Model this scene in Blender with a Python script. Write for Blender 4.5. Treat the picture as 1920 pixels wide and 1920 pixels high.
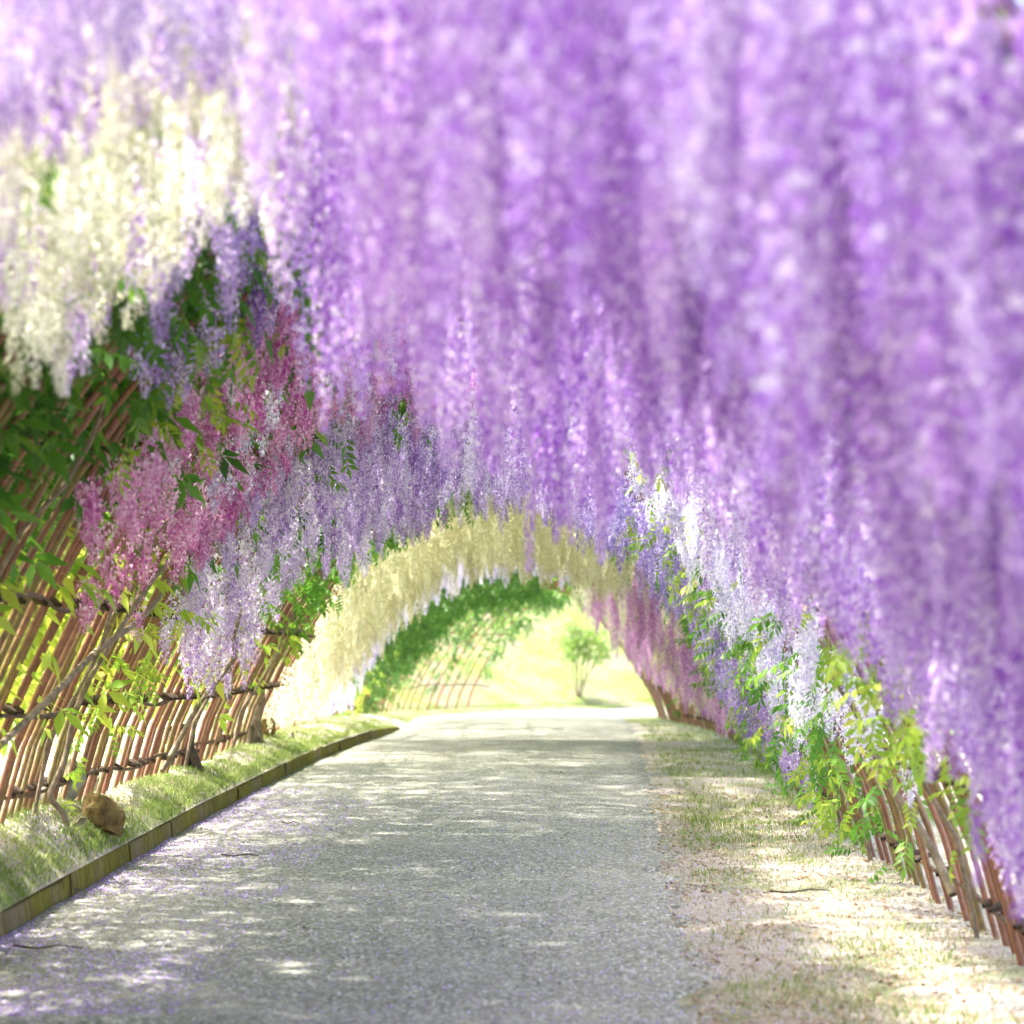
import bpy, math, random
import numpy as np
from mathutils import Vector, Matrix, Euler

for o in list(bpy.data.objects):
    bpy.data.objects.remove(o)
random.seed(7)
rng = np.random.default_rng(7)
scene = bpy.context.scene
COL = scene.collection

# ------------------------------------------------------------------ camera
EYE = 1.62
cam_data = bpy.data.cameras.new('camera')
cam = bpy.data.objects.new('camera', cam_data)
COL.objects.link(cam)
cam.location = (0, 0, EYE)
cam.rotation_euler = (math.radians(90), 0, 0)
cam_data.lens = 100
cam_data.sensor_width = 36
cam_data.shift_y = 0.073
cam_data.clip_start = 0.1
cam_data.clip_end = 2000
cam_data.dof.use_dof = True
cam_data.dof.focus_distance = 18.0
cam_data.dof.aperture_fstop = 2.9
scene.camera = cam

# ------------------------------------------------------------------ light
SUN = Vector((-0.52, 0.16, 0.84)).normalized()
world = bpy.data.worlds.new('World')
scene.world = world
world.use_nodes = True
wn = world.node_tree
wn.nodes.clear()
sky = wn.nodes.new('ShaderNodeTexSky')
sky.sky_type = 'NISHITA'
sky.sun_disc = False
sky.sun_elevation = math.asin(SUN.z)
sky.sun_rotation = math.atan2(SUN.x, SUN.y)
sky.air_density = 0.7
sky.dust_density = 5.0
sky.ozone_density = 0.6
bg = wn.nodes.new('ShaderNodeBackground')
bg.inputs['Strength'].default_value = 0.15
wo = wn.nodes.new('ShaderNodeOutputWorld')
wn.links.new(sky.outputs[0], bg.inputs['Color'])
wn.links.new(bg.outputs[0], wo.inputs['Surface'])
sd = bpy.data.lights.new('sun', 'SUN')
sd.energy = 2.6
sd.angle = math.radians(1.8)
sd.color = (1.0, 0.955, 0.87)
sun = bpy.data.objects.new('sun', sd)
COL.objects.link(sun)
sun.rotation_euler = SUN.to_track_quat('Z', 'Y').to_euler()
sun.location = (-10, 10, 20)
scene.view_settings.view_transform = 'Standard'
scene.view_settings.look = 'None'
scene.view_settings.gamma = 1
scene.view_settings.use_curve_mapping = False
scene.view_settings.exposure = 3.0
scene.render.engine = 'CYCLES'
try:
    scene.cycles.max_bounces = 6
    scene.cycles.diffuse_bounces = 4
    scene.cycles.transmission_bounces = 4
    scene.cycles.sample_clamp_indirect = 12
except Exception:
    pass

# ------------------------------------------------------------------ helpers
def tag(o, label=None, cat=None, group=None, kind=None):
    if label: o['label'] = label
    if cat: o['category'] = cat
    if group: o['group'] = group
    if kind: o['kind'] = kind
    return o

def np_mesh(name, verts, tris, tint=None, smooth=False):
    """verts (n,3), tris (m,3|4) -> mesh, built from arrays"""
    verts = np.asarray(verts, dtype=np.float32)
    tris = np.asarray(tris, dtype=np.int32)
    k = tris.shape[1]
    me = bpy.data.meshes.new(name)
    me.vertices.add(len(verts))
    me.vertices.foreach_set('co', verts.ravel())
    me.loops.add(tris.size)
    me.loops.foreach_set('vertex_index', tris.ravel())
    me.polygons.add(len(tris))
    me.polygons.foreach_set('loop_start', np.arange(0, tris.size, k, dtype=np.int32))
    me.polygons.foreach_set('loop_total', np.full(len(tris), k, dtype=np.int32))
    if smooth:
        me.polygons.foreach_set('use_smooth', np.ones(len(tris), dtype=bool))
    me.update(calc_edges=True)
    if tint is not None:
        a = me.attributes.new('tint', 'FLOAT', 'POINT')
        a.data.foreach_set('value', np.asarray(tint, dtype=np.float32))
    me.validate()
    return me

def add_obj(name, me, mat=None, parent=None, loc=(0, 0, 0)):
    o = bpy.data.objects.new(name, me)
    COL.objects.link(o)
    o.location = loc
    if mat is not None:
        if len(me.materials) == 0:
            me.materials.append(None)
        o.material_slots[0].link = 'OBJECT'
        o.material_slots[0].material = mat
    if parent is not None:
        o.parent = parent
        o.location = Vector(loc) - parent.location
    return o

def empty(name, loc):
    o = bpy.data.objects.new(name, None)
    o.empty_display_size = 0.1
    COL.objects.link(o)
    o.location = loc
    return o

def tube(points, radii, sides=7):
    """swept tube (numpy) -> verts, quads"""
    P = np.asarray(points, float)
    n = len(P)
    R = np.broadcast_to(np.asarray(radii, float), (n,))
    T = np.gradient(P, axis=0)
    T /= np.linalg.norm(T, axis=1)[:, None] + 1e-9
    up = np.array([0.13, 1.0, 0.07])
    if abs(T[:, 1]).mean() > 0.8:
        up = np.array([1.0, 0.1, 0.05])
    A = np.cross(T, up); A /= np.linalg.norm(A, axis=1)[:, None] + 1e-9
    B = np.cross(T, A)
    ang = np.linspace(0, 2 * math.pi, sides, endpoint=False)
    V = P[:, None, :] + R[:, None, None] * (np.cos(ang)[None, :, None] * A[:, None, :] + np.sin(ang)[None, :, None] * B[:, None, :])
    V = V.reshape(-1, 3)
    i = np.arange(n - 1)[:, None] * sides
    j = np.arange(sides)[None, :]
    j2 = (j + 1) % sides
    Q = np.stack([i + j, i + j2, i + sides + j2, i + sides + j], -1).reshape(-1, 4)
    return V, Q

def merge(parts):
    vs, fs, off = [], [], 0
    for v, f in parts:
        vs.append(v); fs.append(np.asarray(f) + off); off += len(v)
    return np.concatenate(vs), np.concatenate(fs)

_nz = [(rng.uniform(0, 6.28), rng.uniform(0, 6.28), rng.uniform(0.5, 1.0)) for _ in range(12)]
def wob(x, y=0.0, f=1.0):
    """cheap smooth noise in about -1..1"""
    s = 0
    for k, (a, b, w) in enumerate(_nz[:6]):
        s = s + w * np.sin(f * x * (0.7 + 0.53 * k) + a + f * y * (0.4 + 0.37 * ((k * 3) % 5))) * np.cos(f * y * (0.6 + 0.41 * k) + b)
    return s / 2.6

# ------------------------------------------------------------------ materials
class NT:
    def __init__(self, name):
        self.m = bpy.data.materials.new(name)
        self.m.use_nodes = True
        self.t = self.m.node_tree
        self.t.nodes.clear()
        self.out = self.t.nodes.new('ShaderNodeOutputMaterial')
    def n(self, typ, **kw):
        nd = self.t.nodes.new(typ)
        for k, v in kw.items():
            if k in nd.inputs: nd.inputs[k].default_value = v
            else: setattr(nd, k, v)
        return nd
    def l(self, a, b): self.t.links.new(a, b)
    def ramp(self, fac, stops, interp='LINEAR'):
        r = self.n('ShaderNodeValToRGB')
        r.color_ramp.interpolation = interp
        el = r.color_ramp.elements
        while len(el) < len(stops): el.new(0.5)
        for e, (p, c) in zip(el, stops):
            e.position = p
            e.color = (*c, 1) if len(c) == 3 else c
        if fac is not None: self.l(fac, r.inputs[0])
        return r.outputs[0]
    def noise(self, scale, detail=4, rough=0.6, vec=None, dist=0.0):
        nd = self.n('ShaderNodeTexNoise', Scale=scale, Detail=detail, Roughness=rough, Distortion=dist)
        if vec is not None: self.l(vec, nd.inputs['Vector'])
        return nd.outputs['Fac']
    def mix(self, fac, a, b, blend='MIX'):
        nd = self.n('ShaderNodeMix', data_type='RGBA', blend_type=blend)
        for s, v in ((nd.inputs[0], fac), (nd.inputs[6], a), (nd.inputs[7], b)):
            if isinstance(v, (int, float)): s.default_value = v
            elif isinstance(v, tuple): s.default_value = (*v, 1) if len(v) == 3 else v
            else: self.l(v, s)
        return nd.outputs[2]
    def bump(self, h, strength=0.5, dist=0.02):
        b = self.n('ShaderNodeBump', Strength=strength, Distance=dist)
        self.l(h, b.inputs['Height'])
        return b.outputs[0]
    def math(self, op, a, b=0.0):
        nd = self.n('ShaderNodeMath', operation=op)
        for s, v in ((nd.inputs[0], a), (nd.inputs[1], b)):
            if isinstance(v, (int, float)): s.default_value = v
            else: self.l(v, s)
        return nd.outputs[0]
    def principled(self, col, rough=0.8, normal=None, spec=0.3):
        p = self.n('ShaderNodeBsdfPrincipled')
        p.inputs['Roughness'].default_value = rough
        p.inputs['Specular IOR Level'].default_value = spec
        if isinstance(col, tuple): p.inputs['Base Color'].default_value = (*col, 1)
        else: self.l(col, p.inputs['Base Color'])
        if normal is not None: self.l(normal, p.inputs['Normal'])
        self.l(p.outputs[0], self.out.inputs['Surface'])
        return p
    def thin(self, col, trans=0.45, gloss=0.0):
        d = self.n('ShaderNodeBsdfDiffuse'); t = self.n('ShaderNodeBsdfTranslucent')
        self.l(col, d.inputs[0]); self.l(col, t.inputs[0])
        mx = self.n('ShaderNodeMixShader'); mx.inputs[0].default_value = trans
        self.l(d.outputs[0], mx.inputs[1]); self.l(t.outputs[0], mx.inputs[2])
        res = mx.outputs[0]
        if gloss > 0:
            g = self.n('ShaderNodeBsdfGlossy', Roughness=0.5)
            m2 = self.n('ShaderNodeMixShader'); m2.inputs[0].default_value = gloss
            self.l(res, m2.inputs[1]); self.l(g.outputs[0], m2.inputs[2]); res = m2.outputs[0]
        self.l(res, self.out.inputs['Surface'])

def petal_mat(name, deep, mid, pale, trans=0.45, var=0.5):
    t = NT(name)
    a = t.n('ShaderNodeAttribute', attribute_name='tint')
    oi = t.n('ShaderNodeObjectInfo')
    f = t.math('ADD', a.outputs['Fac'], t.math('MULTIPLY', t.math('SUBTRACT', oi.outputs['Random'], 0.5), var))
    c = t.ramp(f, [(0.0, deep), (0.45, mid), (0.95, pale)])
    t.thin(c, trans)
    return t.m

def leaf_mat(name, dark, mid, light, trans=0.5):
    t = NT(name)
    a = t.n('ShaderNodeAttribute', attribute_name='tint')
    oi = t.n('ShaderNodeObjectInfo')
    f = t.math('ADD', a.outputs['Fac'], t.math('MULTIPLY', t.math('SUBTRACT', oi.outputs['Random'], 0.5), 0.45))
    c = t.ramp(f, [(0.05, dark), (0.5, mid), (0.95, light)])
    t.thin(c, trans, 0.03)
    return t.m

M = {}
M['purple'] = petal_mat('purple_petals', (0.33, 0.11, 0.57), (0.65, 0.43, 0.815), (0.96, 0.91, 0.98), 0.5, 0.36)
M['lilac'] = petal_mat('lilac_petals', (0.43, 0.26, 0.63), (0.74, 0.61, 0.85), (0.93, 0.89, 0.96), 0.5)
M['cream'] = petal_mat('cream_petals', (0.56, 0.57, 0.34), (0.84, 0.85, 0.73), (0.95, 0.96, 0.91), 0.45)
M['straw'] = petal_mat('straw_cream_petals', (0.60, 0.56, 0.32), (0.80, 0.77, 0.56), (0.91, 0.90, 0.76), 0.5)
M['pink'] = petal_mat('pink_petals', (0.50, 0.10, 0.38), (0.76, 0.36, 0.63), (0.92, 0.70, 0.85), 0.45)
M['violet'] = petal_mat('violet_petals', (0.29, 0.14, 0.47), (0.60, 0.45, 0.77), (0.90, 0.84, 0.95), 0.45, 0.7)
M['blueviolet'] = petal_mat('blue_violet_petals', (0.27, 0.15, 0.52), (0.53, 0.42, 0.79), (0.86, 0.81, 0.95), 0.45)
M['white'] = petal_mat('white_lilac_petals', (0.50, 0.42, 0.70), (0.85, 0.82, 0.94), (0.96, 0.96, 0.98), 0.4)
M['mauve'] = petal_mat('mauve_petals', (0.46, 0.18, 0.46), (0.70, 0.42, 0.66), (0.88, 0.70, 0.84), 0.5, 0.7)
M['leaf'] = leaf_mat('wisteria_leaf', (0.03, 0.11, 0.012), (0.10, 0.27, 0.025), (0.27, 0.46, 0.05))
M['leaf_dark'] = leaf_mat('shaded_wisteria_leaf', (0.02, 0.07, 0.012), (0.055, 0.15, 0.022), (0.13, 0.26, 0.04), 0.3)  # darker copy of wisteria_leaf, shade put into its colour against the backlight
M['leaf_young'] = leaf_mat('young_wisteria_leaf', (0.10, 0.24, 0.02), (0.28, 0.44, 0.04), (0.55, 0.58, 0.08))
M['leaf_shrub'] = leaf_mat('shrub_leaf', (0.05, 0.14, 0.02), (0.13, 0.26, 0.04), (0.30, 0.42, 0.08))

def mat_pole():
    t = NT('bamboo_pole')
    tc = t.n('ShaderNodeTexCoord'); oi = t.n('ShaderNodeObjectInfo')
    big = t.noise(1.3, 3, 0.6, tc.outputs['Object'])
    fine = t.noise(22, 5, 0.7, tc.outputs['Object'])
    base = t.ramp(oi.outputs['Random'], [(0, (0.21, 0.078, 0.040)), (0.35, (0.29, 0.112, 0.058)), (0.65, (0.32, 0.14, 0.08)), (0.82, (0.22, 0.18, 0.05)), (1, (0.25, 0.095, 0.05))])
    moss = t.ramp(big, [(0.52, (0, 0, 0)), (0.68, (1, 1, 1))])
    c = t.mix(t.math('MULTIPLY', moss, 0.7), base, (0.20, 0.20, 0.035))
    c = t.mix(t.ramp(fine, [(0.35, (0.6, 0.6, 0.6)), (0.6, (0, 0, 0))]), c, (0.09, 0.05, 0.032))
    t.principled(c, 0.5, t.bump(fine, 0.3, 0.004), 0.45)
    return t.m
M['pole'] = mat_pole()
def simple(name, stops, scale, rough=0.85, bump=0.5, bd=0.02, detail=6, scale2=None, stops2=None, f2=0.5):
    t = NT(name)
    tc = t.n('ShaderNodeTexCoord')
    nz = t.noise(scale, detail, 0.65, tc.outputs['Object'])
    c = t.ramp(nz, stops)
    if scale2:
        n2 = t.noise(scale2, 5, 0.6, tc.outputs['Object'])
        c = t.mix(f2, c, t.ramp(n2, stops2), 'MULTIPLY')
    t.principled(c, rough, t.bump(nz, bump, bd), 0.25)
    return t.m
M['rail'] = simple('dark_bamboo_rail', [(0.3, (0.05, 0.03, 0.018)), (0.7, (0.15, 0.09, 0.055))], 14, 0.6, 0.3, 0.005)
M['rope'] = simple('rope_lashing', [(0.3, (0.03, 0.022, 0.016)), (0.7, (0.09, 0.06, 0.04))], 60, 0.9, 0.3, 0.003)
M['bark'] = simple('vine_bark', [(0.25, (0.085, 0.062, 0.038)), (0.55, (0.24, 0.19, 0.13)), (0.8, (0.40, 0.34, 0.24))], 18, 0.9, 0.8, 0.01)
M['rock'] = simple('mossy_rock', [(0.35, (0.16, 0.15, 0.12)), (0.6, (0.33, 0.31, 0.25))], 9, 0.9, 0.9, 0.02, 6, 3.0, [(0.4, (0.55, 0.55, 0.25)), (0.6, (1, 1, 1))], 0.9)
M['rock_brown'] = simple('brown_rock', [(0.3, (0.05, 0.035, 0.014)), (0.5, (0.16, 0.105, 0.035)), (0.7, (0.24, 0.20, 0.07))], 15, 0.9, 0.9, 0.02)
M['twig'] = simple('twig_bark', [(0.3, (0.05, 0.035, 0.025)), (0.7, (0.12, 0.09, 0.06))], 30, 0.9)

def mat_kerb():
    t = NT('mossy_concrete_kerb')
    tc = t.n('ShaderNodeTexCoord')
    mp = t.n('ShaderNodeMapping'); mp.inputs['Scale'].default_value = (1, 1, 0.3)
    t.l(tc.outputs['Object'], mp.inputs['Vector'])
    streak = t.noise(26, 7, 0.75, mp.outputs[0], 0.6)
    big = t.noise(1.1, 4, 0.6, tc.outputs['Object'])
    fine = t.noise(70, 4, 0.7, tc.outputs['Object'])
    c = t.ramp(streak, [(0.3, (0.10, 0.08, 0.04)), (0.5, (0.18, 0.145, 0.075)), (0.72, (0.28, 0.235, 0.14))])
    moss = t.ramp(t.math('ADD', big, t.math('MULTIPLY', streak, 0.25)), [(0.52, (0, 0, 0)), (0.68, (1, 1, 1))])
    mc = t.ramp(streak, [(0.35, (0.06, 0.055, 0.012)), (0.6, (0.22, 0.20, 0.03))])
    c = t.mix(moss, c, mc)
    t.principled(c, 0.92, t.bump(t.math('ADD', fine, streak), 0.7, 0.012), 0.15)
    return t.m
M['kerb'] = mat_kerb()

def mat_path():
    t = NT('worn_asphalt_gravel')
    g = t.n('ShaderNodeNewGeometry')
    P = g.outputs['Position']
    vor = t.n('ShaderNodeTexVoronoi', Scale=62.0, feature='F1'); t.l(P, vor.inputs['Vector'])
    chip = t.ramp(vor.outputs['Color'], [(0.2, (0.12, 0.125, 0.092)), (0.5, (0.235, 0.24, 0.19)), (0.72, (0.36, 0.365, 0.305)), (0.92, (0.68, 0.68, 0.60))])
    fine = t.noise(190, 3, 0.8, P)
    c = t.mix(0.55, chip, t.ramp(fine, [(0.3, (0.35, 0.35, 0.34)), (0.7, (1.25, 1.23, 1.18))]), 'MULTIPLY')
    dust = t.noise(0.9, 6, 0.65, P)
    c = t.mix(t.ramp(dust, [(0.42, (0, 0, 0)), (0.75, (0.55, 0.55, 0.55))]), c, (0.33, 0.315, 0.275))
    h = t.math('ADD', t.math('MULTIPLY', vor.outputs['Distance'], -1.0), fine)
    t.principled(c, 0.85, t.bump(h, 0.7, 0.008), 0.35)
    return t.m
M['path'] = mat_path()

def mat_ground(name, stops, thr):
    t = NT(name)
    g = t.n('ShaderNodeNewGeometry')
    P = g.outputs['Position']
    big = t.noise(0.75, 6, 0.65, P)
    mid = t.noise(5, 6, 0.7, P)
    fine = t.noise(60, 4, 0.8, P)
    straw = t.ramp(fine, stops)
    grass = t.ramp(fine, [(0.25, (0.06, 0.10, 0.02)), (0.5, (0.16, 0.23, 0.05)), (0.75, (0.34, 0.38, 0.13))])
    k = t.ramp(t.math('ADD', t.math('MULTIPLY', big, 0.7), t.math('MULTIPLY', mid, 0.4)), [(thr, (0, 0, 0)), (thr + 0.17, (1, 1, 1))])
    c = t.mix(k, straw, grass)
    t.principled(c, 0.95, t.bump(t.math('ADD', fine, mid), 0.9, 0.03), 0.1)
    return t.m
M['ground'] = mat_ground('grass_and_soil', [(0.25, (0.22, 0.18, 0.14)), (0.5, (0.48, 0.43, 0.365)), (0.75, (0.70, 0.655, 0.58))], 0.53)
M['hill'] = mat_ground('sunny_hill_grass', [(0.25, (0.10, 0.085, 0.055)), (0.5, (0.205, 0.182, 0.13)), (0.75, (0.33, 0.305, 0.23))], 0.46)
def mat_grass(name, a, b, c):
    t = NT(name)
    at = t.n('ShaderNodeAttribute', attribute_name='tint')
    t.thin(t.ramp(at.outputs['Fac'], [(0.0, a), (0.5, b), (1.0, c)]), 0.35)
    return t.m
M['grass'] = mat_grass('grass_blades', (0.09, 0.16, 0.03), (0.24, 0.33, 0.08), (0.46, 0.49, 0.22))
M['straw_blades'] = mat_grass('dry_grass_blades', (0.26, 0.21, 0.13), (0.48, 0.42, 0.29), (0.66, 0.61, 0.48))
M['fallen'] = mat_grass('fallen_petals', (0.36, 0.20, 0.66), (0.62, 0.50, 0.84), (0.88, 0.84, 0.95))
M['litter'] = mat_grass('dead_leaf_litter', (0.18, 0.12, 0.075), (0.38, 0.29, 0.19), (0.60, 0.52, 0.39))
M['stone'] = mat_grass('loose_gravel', (0.13, 0.13, 0.13), (0.32, 0.32, 0.31), (0.66, 0.65, 0.62))

# ------------------------------------------------------------------ tunnel layout  (t runs along the path, u across the arch)
ip = np.interp
def XL(t): return ip(t, [0, 14, 22, 50], [-2.72, -2.70, -2.60, -2.60])
def XR(t): return ip(t, [0, 18, 26, 37, 50], [2.20, 2.22, 2.50, 2.85, 2.85])
def half(t): return np.where(np.asarray(t) < 50, (XR(t) - XL(t)) / 2, ip(t, [50, 58], [2.725, 2.60]))
def zP(t): return ip(t, [0, 14, 20, 27, 32, 40, 55, 62, 80], [0, 0, -.03, -.12, -.22, -.42, -.92, -1.08, -1.2])
def zL(t): return ip(t, [0, 12, 15.8, 22, 30, 40, 55, 60, 80], [.52, .46, .39, .20, .07, -.20, -.83, -1.0, -1.1])
def zR(t): return zP(t) + 0.03
def HH(t): return ip(t, [0, 10, 20, 30, 40, 58], [2.98, 2.95, 2.85, 2.66, 2.5, 2.5])
PEXP = 2.3
_ts = np.arange(0, 92, 0.05)
_th = np.radians(ip(_ts, [0, 52.5, 58, 76, 92], [0, 0, 28, 84, 100]))
_cx = np.where(_ts <= 50, (XL(_ts) + XR(_ts)) / 2, 0.0)
_cy = _ts.copy()
k50 = int(50 / 0.05)
for k in range(k50 + 1, len(_ts)):
    _cx[k] = _cx[k - 1] + 0.05 * math.sin(_th[k])
    _cy[k] = _cy[k - 1] + 0.05 * math.cos(_th[k])
def pos(t, d):
    """ground plan of (t, d): d metres to the right of the centre line"""
    th = ip(t, _ts, _th)
    tt = np.minimum(t, 0)
    return ip(t, _ts, _cx) + d * np.cos(th), ip(t, _ts, _cy) + tt - d * np.sin(th)
def arch(t, u, off=0.0):
    """point on the trellis; off = metres outwards from it"""
    t = np.asarray(t, float); u = np.asarray(u, float)
    a = half(t); H = HH(t)
    z = zL(t) * (1 - u) / 2 + zR(t) * (1 + u) / 2 + H * (1 - np.abs(u) ** PEXP)
    sl = -H * PEXP * np.sign(u) * np.abs(u) ** (PEXP - 1) / a
    nd, nz = -sl, np.ones_like(sl)
    ln = np.sqrt(nd * nd + 1)
    d = u * a + off * nd / ln
    x, y = pos(t, d)
    return np.stack([x, y, z + off * nz / ln], -1)
FPX = 5333.0
def proj(p):
    p = np.asarray(p)
    s = FPX / p[..., 1]
    return 960 + p[..., 0] * s, 1100 - (p[..., 2] - EYE) * s, s

# kerb line and right edge of the path, as X at distance t, turned into d
def kerbd(t): return ip(t, [0, 13, 16.6, 20.5, 26.7, 32, 39.5, 50, 92], [-2.36, -2.32, -2.24, -2.15, -2.02, -1.87, -1.60, -1.75, -2.0]) - ip(np.minimum(t, 50), _ts, _cx)
def edged(t): return ip(t, [0, 11, 20.5, 31, 40, 50, 92], [.70, .78, 1.10, 1.45, 1.75, 2.0, 2.3]) - ip(np.minimum(t, 50), _ts, _cx)

def ground_z(t, d):
    t = np.asarray(t, float); d = np.asarray(d, float)
    a = half(t); dk = kerbd(t); zp = zP(t); zl = zL(t)
    kh = ip(t, [0, 36, 41], [.125, .12, 0.0])
    far = ip(t, [50, 57], [0, 1])                       # beyond the tunnel the hill comes down to the path
    out = -a - d
    hill = np.where(out > 0, zl + 0.10 * out + 0.16 * np.clip(out - 2.0, 0, 14) + far * 0.36 * np.clip(out + 0.2, 0, 30), 0)
    f = np.clip((dk - d) / np.maximum(dk + a, 0.05), 0, 1)
    bank = (zp + kh + .012) * (1 - f) + zl * f + 0.05 * np.sin(np.pi * f)
    o2 = d - a
    right = zp - 0.014 + 0.036 * np.clip((d - edged(t) + 0.2) / 0.2, 0, 1) + np.where(o2 > 0, 0.10 * o2 + 0.10 * np.clip(o2 - 1.5, 0, 12), 0)
    z = np.where(d < -a, hill, np.where(d < dk, bank, np.where(d < 0.2, zp, right)))
    rough = np.where(d < -a, 0.06, np.where(d < dk - 0.12, 0.035, np.where(d > edged(t) + 0.15, 0.022, 0.0)))
    x, y = pos(t, d)
    z = z + far * 0.22 * wob(x * 0.45, y * 0.5) * np.clip(out / 2.0, 0, 1)
    return z + rough * (wob(x * 2.3, y * 2.1) + 0.5 * wob(x * 7, y * 6.3))

# ------------------------------------------------------------------ ground
def sheet(t_arr, d_of_t, zfun):
    T = np.repeat(t_arr[:, None], d_of_t(t_arr[0]).shape[0], 1)
    D = np.stack([d_of_t(t) for t in t_arr])
    X, Y = pos(T, D)
    Z = zfun(T, D)
    V = np.stack([X, Y, Z], -1).reshape(-1, 3)
    n, m = T.shape
    i = (np.arange(n - 1)[:, None] * m + np.arange(m - 1)[None, :]).ravel()
    Q = np.stack([i, i + 1, i + m + 1, i + m], -1)
    return V, Q
_lf = np.concatenate([-np.geomspace(45, 0.6, 34), np.linspace(-0.5, 0, 6)])
def left_cols(t): return -float(half(t)) + _lf
def bank_cols(t): return np.linspace(-float(half(t)), float(kerbd(t)) - 0.005, 12)
def under_cols(t): return np.linspace(float(kerbd(t)), float(edged(t)) - 0.45, 6)
def right_cols(t):
    a = float(half(t)); lim = float(ip(t, [0, 45, 52, 92], [30, 22, 7, 7]))
    return np.concatenate([np.linspace(float(edged(t)) - 0.45, a, 22), a + np.geomspace(0.2, lim, 12)])
tt1 = np.concatenate([np.arange(-12, 8, 1.0), np.arange(8, 40, 0.12), np.arange(40, 47.01, 0.4)])
def zsub(T, D): return ground_z(T, D)
def zunder(T, D): return zP(T) - 0.03
parts = [sheet(tt1, left_cols, zsub), sheet(tt1, bank_cols, zsub), sheet(tt1, under_cols, zunder), sheet(tt1, right_cols, zsub)]
# skirts close the step behind the kerb and beside the path
v, q = merge(parts)
g = add_obj('ground', np_mesh('ground', v, q, smooth=True), M['ground']); tag(g, kind='structure')
tt2 = np.arange(46.8, 91.1, 0.4)
v, q = merge([sheet(tt2, left_cols, zsub), sheet(tt2, bank_cols, zsub), sheet(tt2, under_cols, zunder), sheet(tt2, right_cols, zsub)])
g = add_obj('hillside', np_mesh('hillside', v, q, smooth=True), M['hill']); tag(g, kind='structure')
# land out to the horizon, well below
v = np.array([[-900, -900, -3.2], [900, -900, -3.2], [900, 900, -3.2], [-900, 900, -3.2]], float)
g = add_obj('far_ground', np_mesh('far_ground', v, [[0, 1, 2, 3]]), M['ground']); tag(g, kind='structure')

# path: a slightly cambered sheet with a ragged right edge
def path_cols(t):
    e = float(edged(t)) + 0.13 * float(wob(t * 1.3, 3.0)) + 0.10 * float(wob(t * 5.0, 1.0)) + 0.05 * float(wob(t * 14.0, 2.0))
    return np.concatenate([np.linspace(float(kerbd(t)) + 0.002, e - 0.15, 14), [e - 0.06, e]])
def zpath(T, D):
    mid = (kerbd(T) + edged(T)) / 2; w = (edged(T) - kerbd(T)) / 2
    drop = np.zeros_like(D); drop[:, -1] = -0.03
    return zP(T) + 0.02 * (1 - ((D - mid) / w) ** 2) + 0.024 + 0.008 * wob(T * 1.7, D * 2.0) + drop
tp = np.concatenate([np.arange(-8, 8, 1.0), np.arange(8, 45, 0.1), np.arange(45, 91, 0.4)])
v, q = sheet(tp, path_cols, zpath)
g = add_obj('path', np_mesh('path', v, q, smooth=True), M['path']); tag(g, kind='structure')

# kerb: one casting after another along the left edge
kerb = empty('kerb', (*[float(c) for c in pos(10.0, float(kerbd(10.0)))], 0)); tag(kerb, kind='structure')
edges = [2.0]
while edges[-1] < 41: edges.append(edges[-1] + random.uniform(1.7, 2.1))
for e0, e1 in zip(edges[:-1], edges[1:]):
    sx = random.uniform(-0.012, 0.012); sz = random.uniform(-0.012, 0.012)
    ts = np.linspace(e0 + 0.006, e1 - 0.006, 17)
    prof = [(-0.065, -0.05), (-0.065, 0.97), (-0.06, 1.0), (-0.015, 1.0), (-0.004, 0.97), (0.0, 0.88), (0.008, 0.0), (0.0085, -0.05)]
    rings = []
    for t in ts:
        h = float(ip(t, [0, 36, 41], [.135, .13, .05]))
        for dd, f in prof:
            x, y = pos(t, float(kerbd(t)) + dd + sx + (0.004 * float(wob(t * 3, 1.0))))
            rings.append((x, y, float(zP(t)) + h * f + (sz if f > .5 else 0) + (0.006 * float(wob(t * 4, 5)) if f > .5 else 0)))
    m = len(prof); V = np.array(rings); Q = []
    for i in range(len(ts) - 1):
        for j in range(m - 1):
            Q.append((i * m + j, i * m + j + 1, (i + 1) * m + j + 1, (i + 1) * m + j))
    L_ = (len(ts) - 1) * m
    for c in ((0, 1, 6, 7), (1, 2, 5, 6), (2, 3, 4, 5)):
        Q.append(c); Q.append(tuple(L_ + k for k in reversed(c)))
    add_obj('kerb_stone', np_mesh('kerb_stone', V, Q, smooth=True), M['kerb'], kerb).location = -kerb.location

# ------------------------------------------------------------------ trellis tunnel: every pole its own part
trellis = empty('trellis_tunnel', (float(pos(12.0, 0)[0]), 12.0, 0.0))
tag(trellis, 'long arched tunnel trellis of closely set reddish brown bamboo poles over the path', 'trellis')
rib_t = []
t = 3.2
while t < 58.0:
    rib_t.append(t + random.uniform(-0.02, 0.02))
    t += 0.195 if t < 50 else 0.41
uu = np.sign(np.linspace(-1, 1, 27)) * np.abs(np.linspace(-1, 1, 27)) ** 0.8
for t in rib_t:
    wv = random.uniform(-1, 1)
    offs = 0.02 * np.sin(uu * random.uniform(3, 7) + random.uniform(0, 6)) + random.uniform(-0.012, 0.012)
    P = arch(np.full_like(uu, t), uu, offs)
    P[:, 1] += 0.025 * np.sin(uu * 4 + wv * 5)
    P[0, 2] -= 0.15; P[-1, 2] -= 0.15
    r = random.uniform(0.013, 0.017) * (1.0 if t < 40 else 1.25)
    rr = r * (1 + 0.10 * (np.arange(27) % 3 == 0))
    V, Q = tube(P, rr, 6)
    o = add_obj('pole', np_mesh('pole', V, Q, smooth=True), M['pole'], trellis)
    o.location = -trellis.location
ties = []
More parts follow.
